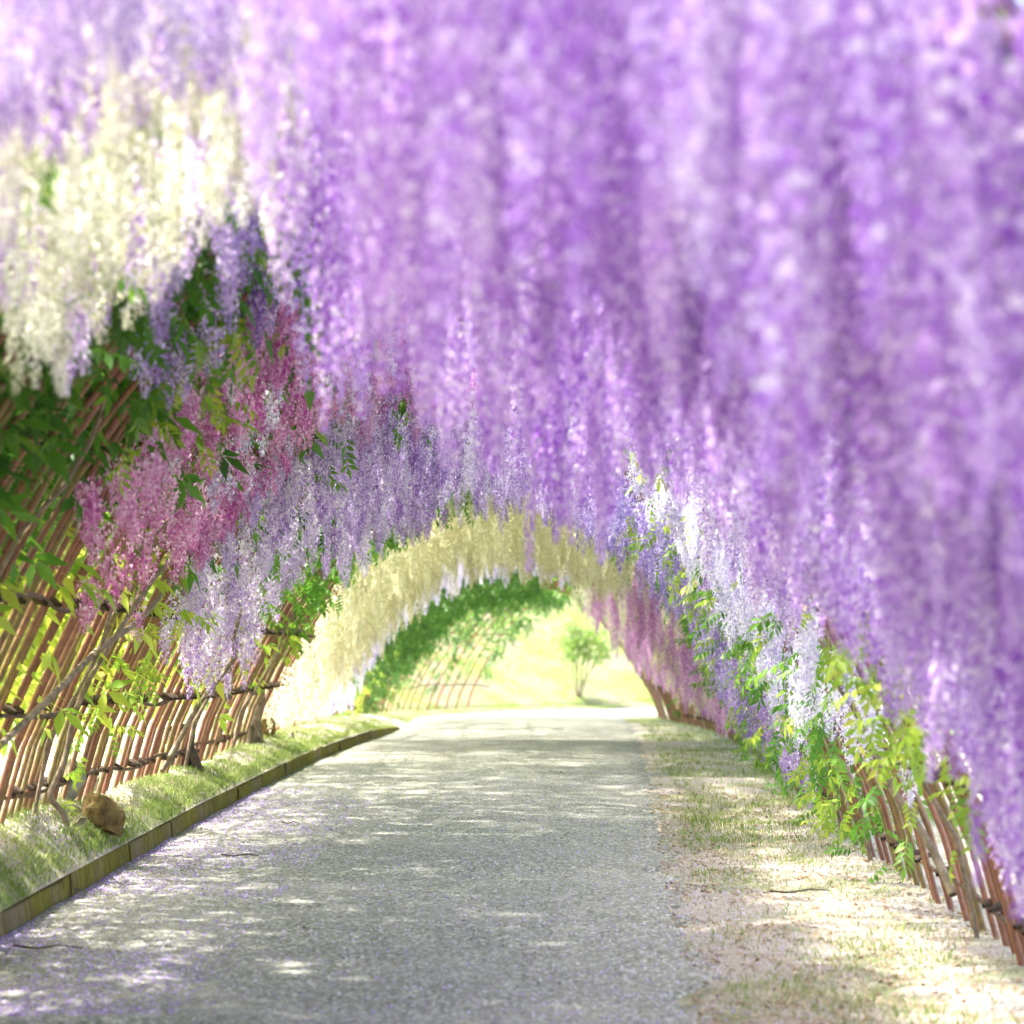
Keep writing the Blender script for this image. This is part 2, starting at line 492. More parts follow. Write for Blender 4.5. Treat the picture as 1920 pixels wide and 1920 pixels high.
for u in (-0.975, -0.90, -0.80, -0.66, -0.45, -0.2, 0.08, 0.33, 0.56, 0.74, 0.88, 0.97):
    t0 = 3.0 + random.uniform(0, 1.0)
    while t0 < (57.8 if u in (-0.90, -0.66, -0.45, 0.08, 0.56, 0.88) else 45):
        t1 = min(t0 + random.uniform(3.4, 4.6), 58.1)
        ts = np.linspace(t0, t1 + 0.15, 14)
        us = u + 0.012 * wob(ts * 0.9, u * 9)
        P = arch(ts, us, 0.03 if abs(u) < 0.7 else -0.03)
        P[:, 2] += random.uniform(-0.015, 0.015)
        V, Q = tube(P, 0.0125 + 0.003 * ((np.arange(14) % 3) == 0), 6)
        o = add_obj('rail', np_mesh('rail', V, Q, smooth=True), M['rail'], trellis)
        o.location = -trellis.location
        t0 = t1
    if abs(u) > 0.5:
        for t in rib_t:
            if t > 45 or abs(u) < 0.7 or random.random() < 0.5: continue
            c = arch(t, u, -0.02)
            ax = arch(t, u, 0.03) - arch(t, u, -0.07)
            c0 = arch(t, u, -0.068); c1 = arch(t, u, 0.03)
            V, Q = tube(np.stack([c0 - [0, .02, 0], c - [0, .0, 0], c1 + [0, .02, 0]]), [0.012, 0.024, 0.012], 5)
            ties.append((V, Q))
V, Q = merge(ties)
o = add_obj('rope_lashings', np_mesh('rope_lashings', V, Q), M['rope'], trellis); o.location = -trellis.location
tag(o, kind='stuff')

# ------------------------------------------------------------------ flower and leaf shapes
def raceme_arrays(L, R0, n, fs, seed):
    g = np.random.default_rng(seed)
    f = (np.arange(n) + g.uniform(0, 1, n)) / n
    ang = np.arange(n) * 2.39996 + g.normal(0, 0.5, n)
    bx, by = g.normal(0, 0.03, 2)
    ax = np.stack([bx * np.sin(f * 2.2) * L, by * np.sin(f * 2.2) * L, -L * (0.05 + 0.95 * f)], -1)
    prof = np.interp(f, [0, 0.12, 0.45, 0.8, 1.0], [0.75, 1.0, 0.92, 0.55, 0.22])
    rad = R0 * prof * g.uniform(0.68, 1.06, n)
    dx = np.stack([np.cos(ang), np.sin(ang), g.normal(-0.1, 0.25, n)], -1)
    p = ax + dx * rad[:, None]
    sz = fs * np.interp(f, [0, 0.5, 0.85, 1], [1, 1, 0.72, 0.42]) * g.uniform(0.8, 1.2, n)
    out = dx / np.linalg.norm(dx, axis=1)[:, None]
    up = np.array([0, 0, 1.0]) + g.normal(0, 0.45, (n, 3))
    side = np.cross(out, up); side /= np.linalg.norm(side, axis=1)[:, None] + 1e-6
    up = np.cross(side, out)
    s = sz[:, None]
    # banner petal: folded kite; keel: pointed pair below it
    b0 = p - 0.1 * s * out - 0.15 * s * up
    bl = p + 0.15 * s * out + 0.50 * s * side + 0.30 * s * up
    br = p + 0.15 * s * out - 0.50 * s * side + 0.30 * s * up
    bt = p - 0.15 * s * out + 0.75 * s * up
    k0 = p + 0.05 * s * out - 0.05 * s * up
    kl = p + 0.45 * s * out + 0.22 * s * side - 0.35 * s * up
    kr = p + 0.45 * s * out - 0.22 * s * side - 0.35 * s * up
    kt = p + 0.55 * s * out - 0.80 * s * up
    V = np.stack([b0, bl, br, bt, k0, kl, kr, kt], 1).reshape(-1, 3)
    i = np.arange(n) * 8
    T = np.concatenate([np.stack([i, i + 1, i + 3], -1), np.stack([i, i + 3, i + 2], -1),
                        np.stack([i + 4, i + 5, i + 7], -1), np.stack([i + 4, i + 7, i + 6], -1)])
    tb = np.clip(0.62 + g.normal(0, 0.28, n) - 0.22 * f ** 3, 0, 1)
    tk = np.clip(0.22 + g.normal(0, 0.16, n), 0, 1)
    tint = np.stack([tb, tb, tb, tb, tk, tk, tk, tk], 1).ravel()
    # stalk
    fz = np.linspace(-0.06, 1, 6)
    st = np.stack([bx * np.sin(fz * 2.2) * L, by * np.sin(fz * 2.2) * L, -L * fz], -1)
    SV, SQ = tube(st, 0.0028, 3)
    ST = np.concatenate([SQ[:, [0, 1, 2]], SQ[:, [0, 2, 3]]]) + len(V)
    return np.concatenate([V, SV]), np.concatenate([T, ST]), np.concatenate([tint, np.full(len(SV), 0.45)])

RLEN = [0.28, 0.40, 0.55, 0.72, 0.92, 1.15]
RAC, RAC_LOW = {}, {}
for k, L in enumerate(RLEN):
    for s in range(3):
        n = int(120 * L / 0.55) if L < 0.8 else int(130 * L / 0.6)
        a = raceme_arrays(L, 0.034 + 0.013 * min(L, 0.9) + 0.006 * s, n, 0.027, 100 + k * 7 + s)
        RAC[(k, s)] = np_mesh('raceme', *a)
        RAC_LOW[(k, s)] = raceme_arrays(L, 0.038 + 0.015 * min(L, 0.9), int(n * 0.5), 0.034, 300 + k * 7 + s)

def leaf_arrays(pairs, L, ll, seed, droop=0.5):
    g = np.random.default_rng(seed)
    V, T, tint = [], [], []
    def leaflet(base, dirv, nrm, ln, w, tn):
        d = dirv / np.linalg.norm(dirv); s = np.cross(nrm, d); s /= np.linalg.norm(s) + 1e-6
        nn = np.cross(d, s); o = len(V)
        fold = 0.18 * w; sag = -0.25 * ln * droop
        V.extend([base, base + d * ln * .42 + s * w * .5 + nn * fold + [0, 0, sag * .3], base + d * ln * .42 - s * w * .5 + nn * fold + [0, 0, sag * .3],
                  base + d * ln * .45 + [0, 0, sag * .3], base + d * ln + [0, 0, sag]])
        T.extend([(o, o + 1, o + 3), (o, o + 3, o + 2), (o + 1, o + 4, o + 3), (o + 3, o + 4, o + 2)])
        tint.extend([tn] * 5)
    for i in range(pairs):
        f = 0.25 + 0.7 * i / max(pairs - 1, 1)
        b = np.array([L * f, 0, -0.18 * L * f * f])
        for sgn in (-1, 1):
            d = np.array([0.45 + g.normal(0, .12), sgn * 0.85, -0.25 - droop * g.uniform(0, .9)])
            leaflet(b, d, np.array([0, 0, 1.0]) + g.normal(0, .25, 3), ll * g.uniform(.8, 1.15), ll * .42, np.clip(g.normal(.5, .16), 0, 1))
    leaflet(np.array([L, 0, -0.18 * L]), np.array([1.0, 0, -0.3 - droop * .5]), np.array([0, 0, 1.0]), ll * 1.1, ll * .42, .55)
    o = len(V)
    V.extend([np.array([0, .002, 0]), np.array([0, -.002, 0]), np.array([L, .001, -.18 * L]), np.array([L, -.001, -.18 * L])])
    T.extend([(o, o + 1, o + 3), (o, o + 3, o + 2)]); tint.extend([.7] * 4)
    return np.array(V), np.array(T), np.array(tint)
LEAF_A = [leaf_arrays(5, 0.22, 0.072, 40 + s, 0.7) for s in range(4)]
LEAF = [np_mesh('leaf', *a) for a in LEAF_A]
LEAF_LOW = [leaf_arrays(3, 0.20, 0.088, 60 + s, 0.5) for s in range(4)]

def rot_z(a):
    c, s = np.cos(a), np.sin(a)
    return np.array([[c, -s, 0], [s, c, 0], [0, 0, 1]])
def joined(items):
    """items: (arrays, 3x3, loc, tint offset) -> one mesh"""
    vs, fs, ts, off = [], [], [], 0
    for (V, T, t), R, p, dt in items:
        vs.append(V @ R.T + p); fs.append(T + off); ts.append(np.clip(t + dt, 0, 1)); off += len(V)
    return np.concatenate(vs), np.concatenate(fs), np.concatenate(ts)

# lower outline of the nearest curtain, measured off the photograph, as heights it may hang to
EDGE_X = [0, 325, 330, 410, 415, 505, 515, 600, 680, 740, 800, 860, 900, 960, 1030, 1060, 1100, 1130, 1180, 1300, 1400, 1500, 1560, 1650, 1750, 1800, 1850, 1900, 2000]
EDGE_Y = [300, 310, 720, 720, 320, 330, 710, 800, 825, 840, 870, 950, 890, 890, 930, 1130, 1120, 930, 890, 940, 1090, 1140, 1170, 1320, 1430, 1430, 1560, 1690, 1800]

def make_vine(label, mat, zones, leaves=(), cover=(), trunk=None, leafmat='leaf', limit_edge=False, name='wisteria_vine'):
    """zones: (t0,t1,u0,u1,count,Lmin,Lmax,mat or None); leaves: (t0,t1,u0,u1,count,matkey); cover: (t0,t1,u0,u1,per m2)"""
    tt_, tu = trunk
    base = arch(tt_, tu, -0.12 if abs(tu) > .9 else 0)
    gx = base.copy(); 
    root = empty(name, base)
    root.location.z = float(base[2]) - 0.05
    tag(root, label, 'wisteria')
    rl = np.array(root.location)
    # trunk: twists up the poles, then branches run along the top
    us = np.linspace(tu, tu * 0.25, 16)
    tr = tt_ + 0.35 * np.sin(np.linspace(0, 7, 16) + tt_) * np.linspace(0.2, 1, 16)
    P = arch(tr, us, np.where(np.arange(16) < 9, -0.07, 0.07) + 0.035 * np.sin(np.arange(16) * 1.7))
    P[0, 2] -= 0.12
    V, Q = tube(P, np.linspace(0.014, 0.008, 16) * random.uniform(.8, 1.1) * (1 + .14 * np.sin(np.arange(16) * 2.3)), 8)
    add_obj('trunk', np_mesh('trunk', V, Q, smooth=True), M['bark'], root).location = -Vector(rl)
    zt0 = min([z[0] for z in zones] + [z[0] for z in leaves] + [z[0] for z in cover]); zt1 = max([z[1] for z in zones] + [z[1] for z in leaves] + [z[1] for z in cover])
    zu0 = min([z[2] for z in zones] + [z[2] for z in leaves]); zu1 = max([z[3] for z in zones] + [z[3] for z in leaves])
    for k in range(5):
        ts = np.linspace(zt0, zt1, 22)
        u = zu0 + (zu1 - zu0) * (k + 0.5 + random.uniform(-.3, .3)) / 5
        us = np.clip(u + 0.07 * wob(ts * 1.4, k * 3.1 + tt_), -0.98, 0.98)
        P = arch(ts, us, 0.055 + 0.04 * wob(ts * 2.7, k))
        V, Q = tube(P, np.linspace(0.010, 0.005, 22), 5)
        add_obj('branch', np_mesh('branch', V, Q, smooth=True), M['bark'], root).location = -Vector(rl)
    # racemes
    cand = []
    for z in zones:
        t0, t1, u0, u1, n, l0, l1 = z[:7]
        mk = z[7] if len(z) > 7 and z[7] else mat
        # arc-length-uniform sampling in u
        ug = np.linspace(u0, u1, 80); pg = arch(np.full(80, (t0 + t1) / 2), ug)
        w = np.concatenate([[0], np.cumsum(np.linalg.norm(np.diff(pg, axis=0), axis=1))])
        horiz = 0.35 + 0.65 * np.abs(np.gradient(pg[:, 0])) / (np.linalg.norm(np.gradient(pg, axis=0), axis=1) + 1e-9)
        w = np.concatenate([[0], np.cumsum(np.linalg.norm(np.diff(pg, axis=0), axis=1) * horiz[1:])])
        nc = max(n // 4, 1)
        ct = rng.uniform(t0, t1, nc); cu = np.interp(rng.uniform(0, w[-1], nc), w, ug)
        for i in range(n):
            if rng.random() < 0.45:
                c = rng.integers(nc); t = ct[c] + rng.normal(0, .16); u = cu[c] + rng.normal(0, .045)
            else:
                t = rng.uniform(t0, t1); u = np.interp(rng.uniform(0, w[-1]), w, ug)
            t = min(max(t, t0), t1); u = min(max(u, u0), u1)
            L = rng.uniform(l0, l1) * (0.8 + 0.2 * rng.random())
            p = arch(t, u, -0.03)
            clear = float(p[2]) - max(float(zL(t)) * (u < 0), float(zP(t))) - 0.08
            L = min(L, clear)
            if limit_edge:
                px, py, s = proj(p)
                lim = np.interp(px, EDGE_X, EDGE_Y) if not (320 < px < 420 and rng.random() > .12) else 315
                lim = lim + rng.normal(-25, 35)
                room = (lim - py) / s
                if room < 0.24:
                    continue
                L = min(L, room)
            if L < 0.2: continue
            px, py, s = proj(p - [0, 0, L / 2])
            vis = -150 < px < 2070 and -200 < py + L * s / 2 and py - L * s / 2 < 2000
            cand.append((L * s * (1 if vis else 0.05), t, u, L, p, mk))
    cand.sort(key=lambda c: -c[0])
    rest = {}
    for i, (sz, t, u, L, p, mk) in enumerate(cand):
        k = int(np.argmin([abs(L - r) for r in RLEN])); s = int(rng.integers(3))
        sc = L / RLEN[k]; a = rng.uniform(0, 6.28)
        if i < 298:
            o = bpy.data.objects.new('raceme', RAC[(k, s)])
            COL.objects.link(o)
            if len(o.data.materials) == 0:
                o.data.materials.append(None)
            o.material_slots[0].link = 'OBJECT'; o.material_slots[0].material = M[mk]
            o.parent = root
            o.location = Vector(p - rl)
            o.rotation_euler = (rng.normal(0, .05), rng.normal(0, .05), a)
            w_ = rng.uniform(.9, 1.25)
            o.scale = (w_, w_, sc)
        else:
            R = rot_z(a) @ np.diag([rng.uniform(.9, 1.2)] * 2 + [sc])
            rest.setdefault(mk, []).append((RAC_LOW[(k, s)], R, p - rl, rng.normal(0, .14)))
    for mk, items in rest.items():
        o = add_obj('far_racemes', np_mesh('far_racemes', *joined(items)), M[mk]); o.parent = root
        tag(o, kind='stuff')
    # leaves hanging under the poles, in clumps
    lc = []
    for z in leaves:
        t0, t1, u0, u1, n, mk = z
        nc = max(n // 7, 1)
        ct = rng.uniform(t0, t1, nc); cu = rng.uniform(u0, u1, nc)
        for i in range(n):
            c = rng.integers(nc)
            t = ct[c] + rng.normal(0, .17); u = min(max(cu[c] + rng.normal(0, .05), -.97), .97)
            p = arch(t, u, rng.uniform(-0.16, 0.05))
            p = p - [0, 0, rng.uniform(0, .12)]
            px, py, s = proj(p)
            lc.append((s if (-100 < px < 2020 and -100 < py < 2020) else 0, p, mk, u))
    lc.sort(key=lambda c: -c[0])
    rest = {}
    for i, (s, p, mk, u) in enumerate(lc):
        e = Euler((rng.normal(0, .5), rng.uniform(-.1, 1.25), rng.uniform(0, 6.28)))
        sc = rng.uniform(.65, 1.1)
        k = int(rng.integers(4))
        if i < 240:
            o = bpy.data.objects.new('leaf', LEAF[k]); COL.objects.link(o)
            if len(o.data.materials) == 0: o.data.materials.append(None)
            o.material_slots[0].link = 'OBJECT'; o.material_slots[0].material = M[mk]
            o.parent = root; o.location = Vector(p - rl); o.rotation_euler = e; o.scale = (sc, sc, sc)
        else:
            R = np.array(e.to_matrix()) * sc
            rest.setdefault(mk, []).append((LEAF_A[k], R, p - rl, rng.normal(0, .15)))
    for (t0, t1, u0, u1, dens, mk) in cover:  # leaf layer above the poles, density set by zone to shade path and flowers
        arc = float(np.sum(np.linalg.norm(np.diff(arch(np.full(40, t0), np.linspace(u0, u1, 40)), axis=0), axis=1)))
        n = int((t1 - t0) * arc * dens)
        for i in range(n):
            t = rng.uniform(t0, t1); u = rng.uniform(u0, u1)
            if wob(t * 2.2, u * 7.0) + rng.normal(0, .3) < -0.85: continue      # gaps left for sun dapple on the path
            p = arch(t, u, rng.uniform(0.18, 0.55))
            e = Euler((rng.normal(0, .5), rng.normal(.1, .5), rng.uniform(0, 6.28)))
            rest.setdefault(mk, []).append((LEAF_LOW[int(rng.integers(4))], np.array(e.to_matrix()) * rng.uniform(1.1, 1.8), p - rl, rng.normal(0, .15)))
    for mk, items in rest.items():
        o = add_obj('foliage', np_mesh('foliage', *joined(items)), M[mk]); o.parent = root
        tag(o, kind='stuff')
    return root

# near purple curtain, top centre and whole right side
purple_vine = make_vine('huge blurred purple wisteria whose long racemes curtain the top and right of the tunnel', 'purple',
          [(4.0, 7.0, -0.05, 0.98, 400, 0.7, 1.2), (6.5, 10.5, -0.17, 0.94, 350, 0.7, 1.3), (9.0, 10.5, 0.175, 0.215, 14, 1.3, 1.5), (3.8, 10, 0.0, 0.92, 130, 0.6, 1.1, 'lilac')],
          [(5, 10.5, 0.3, 0.85, 40, 'leaf_young')],
          [(3.2, 10.5, -0.95, -0.55, 90, 'leaf'), (3.2, 8, -0.25, 0.3, 22, 'leaf'), (3.2, 8, 0.3, 0.9, 45, 'leaf')], trunk=(9.6, 0.97), limit_edge=True)
g2 = np.random.default_rng(77)
for k in range(28):                                   # a few more of its racemes close the thin spots
    if k < 18: t_, u_, L = g2.uniform(4.3, 6.2), g2.uniform(0.40, 0.60), g2.uniform(.8, 1.1)
    else: t_, u_, L = g2.uniform(8.0, 10.0), g2.uniform(0.0, 0.10), g2.uniform(.95, 1.2)
    o = bpy.data.objects.new('raceme', RAC[(4 if L < 1.05 else 5, int(g2.integers(3)))]); COL.objects.link(o)
    o.material_slots[0].link = 'OBJECT'; o.material_slots[0].material = M['purple']
    o.parent = purple_vine; o.location = Vector(arch(t_, u_, -0.03)) - purple_vine.location
    o.rotation_euler = (0, 0, g2.uniform(0, 6.28)); o.scale = (1.1, 1.1, L / (0.92 if L < 1.05 else 1.15))
make_vine('soft lilac wisteria hanging behind the purple curtain, above the right wall', 'lilac',
          [(10.0, 14.5, 0.22, 0.66, 150, 0.40, 0.70), (10, 13.5, 0.2, 0.62, 70, 0.4, 0.7, 'purple')],
          [(10.5, 14.5, 0.4, 0.8, 26, 'leaf_young')],
          [(10.5, 14.5, 0.25, 0.8, 6, 'leaf')], trunk=(12.8, 0.98))
make_vine('pale lilac wisteria at the top left corner, left of the purple curtain', 'lilac',
          [(3.6, 6.8, -0.50, -0.04, 200, 0.28, 0.60), (3.6, 6.6, -0.5, -0.04, 70, 0.28, 0.55, 'white')],
          [(6.5, 9, -0.5, -0.2, 14, 'leaf')],
          [(3.4, 8, -0.7, -0.1, 8, 'leaf')], trunk=(5.2, -0.98), limit_edge=True)
make_vine('creamy white wisteria in thick racemes at the upper left', 'cream',
          [(6.2, 9.4, -0.52, -0.12, 140, 0.30, 0.56), (6.5, 10.0, -0.5, -0.14, 44, 0.3, 0.56, 'lilac')],
          [(8.5, 10.5, -0.6, -0.3, 10, 'leaf')],
          [(7.5, 10.0, -0.8, -0.5, 70, 'leaf'), (6.0, 10, -0.55, -0.1, 22, 'leaf')], trunk=(8.8, -0.98))
make_vine('leafy green wisteria on the bare poles at left, below the creamy white flowers', 'violet',
          [(9.6, 12.5, -0.5, -0.2, 22, 0.25, 0.42)],
          [(9.2, 12.8, -0.72, -0.12, 95, 'leaf'), (11.5, 13.5, -0.6, -0.4, 20, 'leaf_young')],
          [(9.6, 13.2, -0.76, -0.2, 330, 'leaf'), (9.6, 13.2, -0.95, -0.76, 130, 'leaf_young')], trunk=(11.6, -0.985))
make_vine('pink wisteria hanging from the left side of the arch above the lilac band', 'pink',
          [(12.6, 17.2, -0.68, -0.10, 150, 0.24, 0.42), (13.5, 17.2, -0.8, -0.6, 24, 0.22, 0.34), (13.5, 17.0, -0.6, -0.05, 24, 0.26, 0.42, 'white'), (15.5, 18, -0.3, 0.1, 40, 0.3, 0.5, 'mauve')],
          [(12.5, 17.5, -0.64, -0.2, 30, 'leaf_young'), (16.2, 17.0, -0.93, -0.84, 26, 'leaf_young')],
          [(13.2, 16.4, -0.72, -0.2, 250, 'leaf'), (16.4, 18, -0.74, -0.2, 270, 'leaf'), (13.2, 18, -0.92, -0.72, 100, 'leaf_young')], trunk=(15.3, -0.985))
make_vine('lilac and violet wisteria band crossing the middle of the tunnel above the cream band', 'violet',
          [(17.2, 22.5, -0.82, -0.28, 210, 0.28, 0.50, 'lilac'), (18, 26, -0.55, 0.35, 320, 0.40, 0.72), (21, 27, 0.25, 0.80, 130, 0.4, 0.7, 'blueviolet')],
          [(18, 24, -0.7, -0.2, 40, 'leaf'), (21, 25, -0.72, -0.5, 40, 'leaf'), (21, 26, 0.3, 0.7, 30, 'leaf_young')],
          [(18, 28, -0.90, -0.76, 75, 'leaf_young'), (18, 20.5, -0.76, -0.15, 190, 'leaf'), (20.5, 26, -0.78, -0.1, 120, 'leaf'), (17.5, 26, -0.1, 0.8, 22, 'leaf')], trunk=(21.6, -0.985))
make_vine('dark green leafy wisteria edging the cream band on its near side', 'straw',
          [(25.5, 28, -0.3, 0.6, 50, 0.3, 0.5)],
          [(24.5, 27.6, -0.70, -0.05, 230, 'leaf'), (25, 28, 0.1, 0.7, 40, 'leaf')],
          [(26, 28, -0.85, 0.5, 130, 'leaf')], trunk=(25.2, -0.985))
make_vine('straw cream wisteria falling in a dense curtain down the far left of the tunnel', 'straw',
          [(28.0, 35.0, -0.97, 0.45, 640, 0.5, 0.85), (28.5, 33, 0.42, 0.85, 70, 0.35, 0.6)],
          [(28, 34, -0.6, 0.6, 20, 'leaf')],
          [(28, 31, -0.80, 0.5, 85, 'leaf'), (31, 35, -0.80, 0.5, 150, 'leaf')], trunk=(31.0, -0.985))
make_vine('white lilac wisteria in a thin band between the cream curtain and the far leaves', 'white',
          [(35.0, 38.5, -0.97, 0.25, 280, 0.40, 0.7), (35, 37.5, -0.98, -0.75, 40, 0.3, 0.6, 'violet')],
          [(35, 39, -0.98, -0.5, 60, 'leaf')],
          [(34.5, 35.5, -0.9, 0.7, 60, 'leaf'), (35.5, 40.5, -0.8, 0.5, 60, 'leaf')], trunk=(36.4, -0.985))
make_vine('green leafy wisteria without flowers at the far mouth of the tunnel', 'white',
          [(39, 41, -0.8, 0.1, 26, 0.25, 0.4)],
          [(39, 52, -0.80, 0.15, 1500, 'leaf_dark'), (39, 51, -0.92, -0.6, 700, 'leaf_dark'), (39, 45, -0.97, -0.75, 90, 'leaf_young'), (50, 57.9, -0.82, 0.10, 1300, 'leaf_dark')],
          [(40.5, 53, -0.75, 0.55, 60, 'leaf'), (53, 58, -0.6, 0.3, 45, 'leaf')], trunk=(44.0, -0.985))
make_vine('mauve and magenta wisteria trailing to the ground on the far right wall', 'mauve',
          [(28.5, 38.5, 0.52, 0.96, 280, 0.45, 0.9), (37, 50, 0.40, 0.97, 150, 0.3, 0.7), (37, 50, 0.3, 0.9, 70, 0.3, 0.6, 'straw'), (36, 50, 0.78, 0.985, 140, 0.4, 0.8), (32, 39, 0.62, 0.97, 110, 0.45, 0.9, 'straw'), (34, 39, 0.85, 0.985, 70, 0.4, 0.8, 'purple')],
          [(27, 34, 0.5, 0.95, 50, 'leaf')],
          [(28.5, 50, 0.45, 0.97, 35, 'leaf')], trunk=(33.4, 0.985))
make_vine('violet flecked leafy wisteria covering the right wall between white and mauve racemes', 'violet',
          [(19.5, 28, 0.60, 0.97, 110, 0.3, 0.6)],
          [(18, 28, 0.62, 0.985, 250, 'leaf_young'), (18, 26, 0.55, 0.95, 130, 'leaf')],
          [(19, 28.5, 0.5, 0.98, 30, 'leaf')], trunk=(22.4, 0.985))
make_vine('bright white lilac wisteria on the right wall beside the path', 'white',
          [(13.8, 19.5, 0.48, 0.82, 120, 0.34, 0.56), (11.5, 15, 0.78, 0.88, 8, 0.24, 0.36)],
          [(10.4, 15.0, 0.70, 0.86, 60, 'leaf_young'), (14.5, 19, 0.66, 0.93, 90, 'leaf'), (16.5, 19, 0.8, 0.95, 40, 'leaf_young')],
          [(14.5, 19, 0.6, 0.9, 6, 'leaf')], trunk=(16.8, 0.985))
make_vine('greyish white wisteria with yellow young leaves hanging at the crown of the arch', 'white',
          [(14, 18.5, 0.10, 0.50, 48, 0.3, 0.5), (14, 17.5, 0.05, 0.42, 20, 0.3, 0.5, 'cream')],
          [(13.5, 17.5, 0.1, 0.55, 40, 'leaf_young'), (13, 16, 0.15, 0.45, 12, 'leaf')],
          [(14, 18.5, 0.0, 0.5, 8, 'leaf')], trunk=(18.2, 0.985))

# ------------------------------------------------------------------ things on the ground
def at(x, y, t):
    """ground point seen at pixel column x at distance t"""
    X = (x - 960) * t / FPX
    d = X - float(ip(min(t, 50), _ts, _cx))
    return np.array([X, t, float(ground_z(t, d))])

def rock(px, t, w, h, mat, label, seed, sink=0.35, ang=0.0, name='rock', cat='rock'):
    g = np.random.default_rng(seed)
    p = at(px, 0, t)
    import bmesh
    bm = bmesh.new()
    bmesh.ops.create_icosphere(bm, subdivisions=3, radius=1)
    planes = [(Vector(g.normal(0, 1, 3)).normalized(), g.uniform(.42, .78)) for _ in range(12)]
    for v in bm.verts:
        for n, d in planes:
            k = v.co.dot(n) - d
            if k > 0: v.co -= n * k * 0.92
        v.co += v.co * (0.07 * math.sin(v.co.x * 7 + seed) * math.cos(v.co.y * 6 + v.co.z * 5) + 0.05 * math.sin(v.co.x * 19 + v.co.z * 13) * math.cos(v.co.y * 17 + seed))
        v.co.x *= w / 2; v.co.y *= w * .42; v.co.z *= h / 2 * 1.25
    me = bpy.data.meshes.new(name); bm.to_mesh(me); bm.free()
    o = add_obj(name, me, M[mat], None, (p[0], p[1], p[2] + h * (.5 - sink)))
    o.rotation_euler = (0, 0.1, ang)
    tag(o, label, cat)
    return o
rock(195, 16.3, .30, .28, 'rock_brown', 'largest brown mossy rock beside the kerb on the left bank', 3, .15, .4)
rock(128, 16.7, .25, .26, 'rock', 'tall grey rock behind the largest brown rock on the left bank', 5, .2, 1.2)
rock(78, 16.4, .12, .08, 'rock', 'small pale rock left of the tall grey rock', 8, .2, .2)
rock(146, 15.9, .13, .09, 'rock', 'low grey rock in front of the largest brown rock', 12, .25, 2.2)
rock(150, 14.9, .16, .06, 'rock', 'flat dark stone lying at the kerb near the left edge', 15, .3, .1)
rock(503, 28.3, .26, .22, 'rock_brown', 'brown block of stone on the bank beside the cream curtain', 17, .1, .2)
rock(545, 28.6, .11, .10, 'rock', 'small grey stone right of the brown block on the bank', 21, .2, .8)
rock(375, 20.2, .09, .04, 'rock', 'little dark stone lying in the grass in the middle of the left bank', 24, .2, .3)
rock(178, 18.2, .12, .15, 'rock', 'small grey stone standing at the foot of the left poles', 27, .15, .6)
rock(304, 22.0, .13, .30, 'rock', 'pale upright stone beside the old stump', 30, .2, .2)

def stump(px, t, r, h, mat, label, lean):
    p = at(px, 0, t)
    n = 9
    f = np.linspace(0, 1, n)
    P = p + np.stack([lean * f, 0.05 * np.sin(f * 4), -0.1 + (h + .1) * f], -1)
    V, Q = tube(P, r * (1.25 - .45 * f + .12 * np.sin(f * 9)), 14)
    ang = np.arctan2(V[:, 1] - p[1], V[:, 0] - p[0])
    V[:, :2] += (0.02 * np.sin(ang * 5 + V[:, 2] * 8))[:, None] * np.stack([np.cos(ang), np.sin(ang)], -1)
    root = empty('vine_stump', p); tag(root, label, 'stump')
    add_obj('trunk', np_mesh('trunk', V, Q, smooth=True), M[mat], root).location = -root.location
    rp = []
    for k in range(5):
        a = k * 1.26 + px
        pts = p + np.array([[math.cos(a) * s * r, math.sin(a) * s * r, hh] for s, hh in ((.7, .16), (1.2, .05), (1.9, -.03))])
        V, Q = tube(pts, [r * .35, r * .28, r * .12], 6)
        add_obj('root', np_mesh('root', V, Q, smooth=True), M[mat], root).location = -root.location
stump(345, 21.9, .105, .34, 'twig', 'dark thick old vine stump among the left poles', -.03)
stump(466, 27.0, .085, .50, 'bark', 'pale leaning vine trunk beside the brown block of stone', .10)

# climbing stems twisting over the left poles and the right wall
def stem(pts_tu, r, label):
    T = np.array([a for a, b, c in pts_tu]); U = np.array([b for a, b, c in pts_tu]); O = np.array([c for a, b, c in pts_tu])
    k = np.linspace(0, 1, 28); s = np.linspace(0, 1, len(T))
    P = arch(np.interp(k, s, T), np.interp(k, s, U), np.interp(k, s, O))
    for _ in range(3):
        P[1:-1] = (P[:-2] + 2 * P[1:-1] + P[2:]) / 4
    P += 0.012 * np.stack([np.sin(k * 23), np.cos(k * 17), np.sin(k * 19)], -1)
    V, Q = tube(P, r * (1.1 - .45 * k) * (1 + .1 * np.sin(k * 40)), 7)
    o = add_obj('climbing_stem', np_mesh('climbing_stem', V, Q, smooth=True), M['bark'])
    tag(o, label, 'stem')
stem([(15.6, -1.0, -.25), (15.5, -.98, -.12), (15.7, -.94, -.08), (15.4, -.85, -.07), (16.6, -.70, -.07), (18.2, -.62, -.05)], .017, 'thin grey climbing stem twisting up in front of the poles at the far left')
stem([(12.2, -1.0, -.04), (13.0, -.95, -.07), (15.0, -.86, -.08), (16.3, -.80, -.09), (17.0, -.66, -.08), (18.0, -.6, -.05)], .020, 'olive climbing stem slanting across the left poles')
stem([(20.6, -.99, -.06), (20.9, -.9, -.1), (21.2, -.83, -.16), (20.3, -.80, -.14), (21.0, -.74, -.06), (22.4, -.6, -.03)], .019, 'looping climbing stem on the poles above the old stump')
stem([(9.8, .97, -.06), (10.0, .86, -.10), (10.4, .79, -.20), (10.0, .74, -.18), (9.7, .70, -.05)], .024, 'curled grey climbing stem on the right wall among purple racemes')
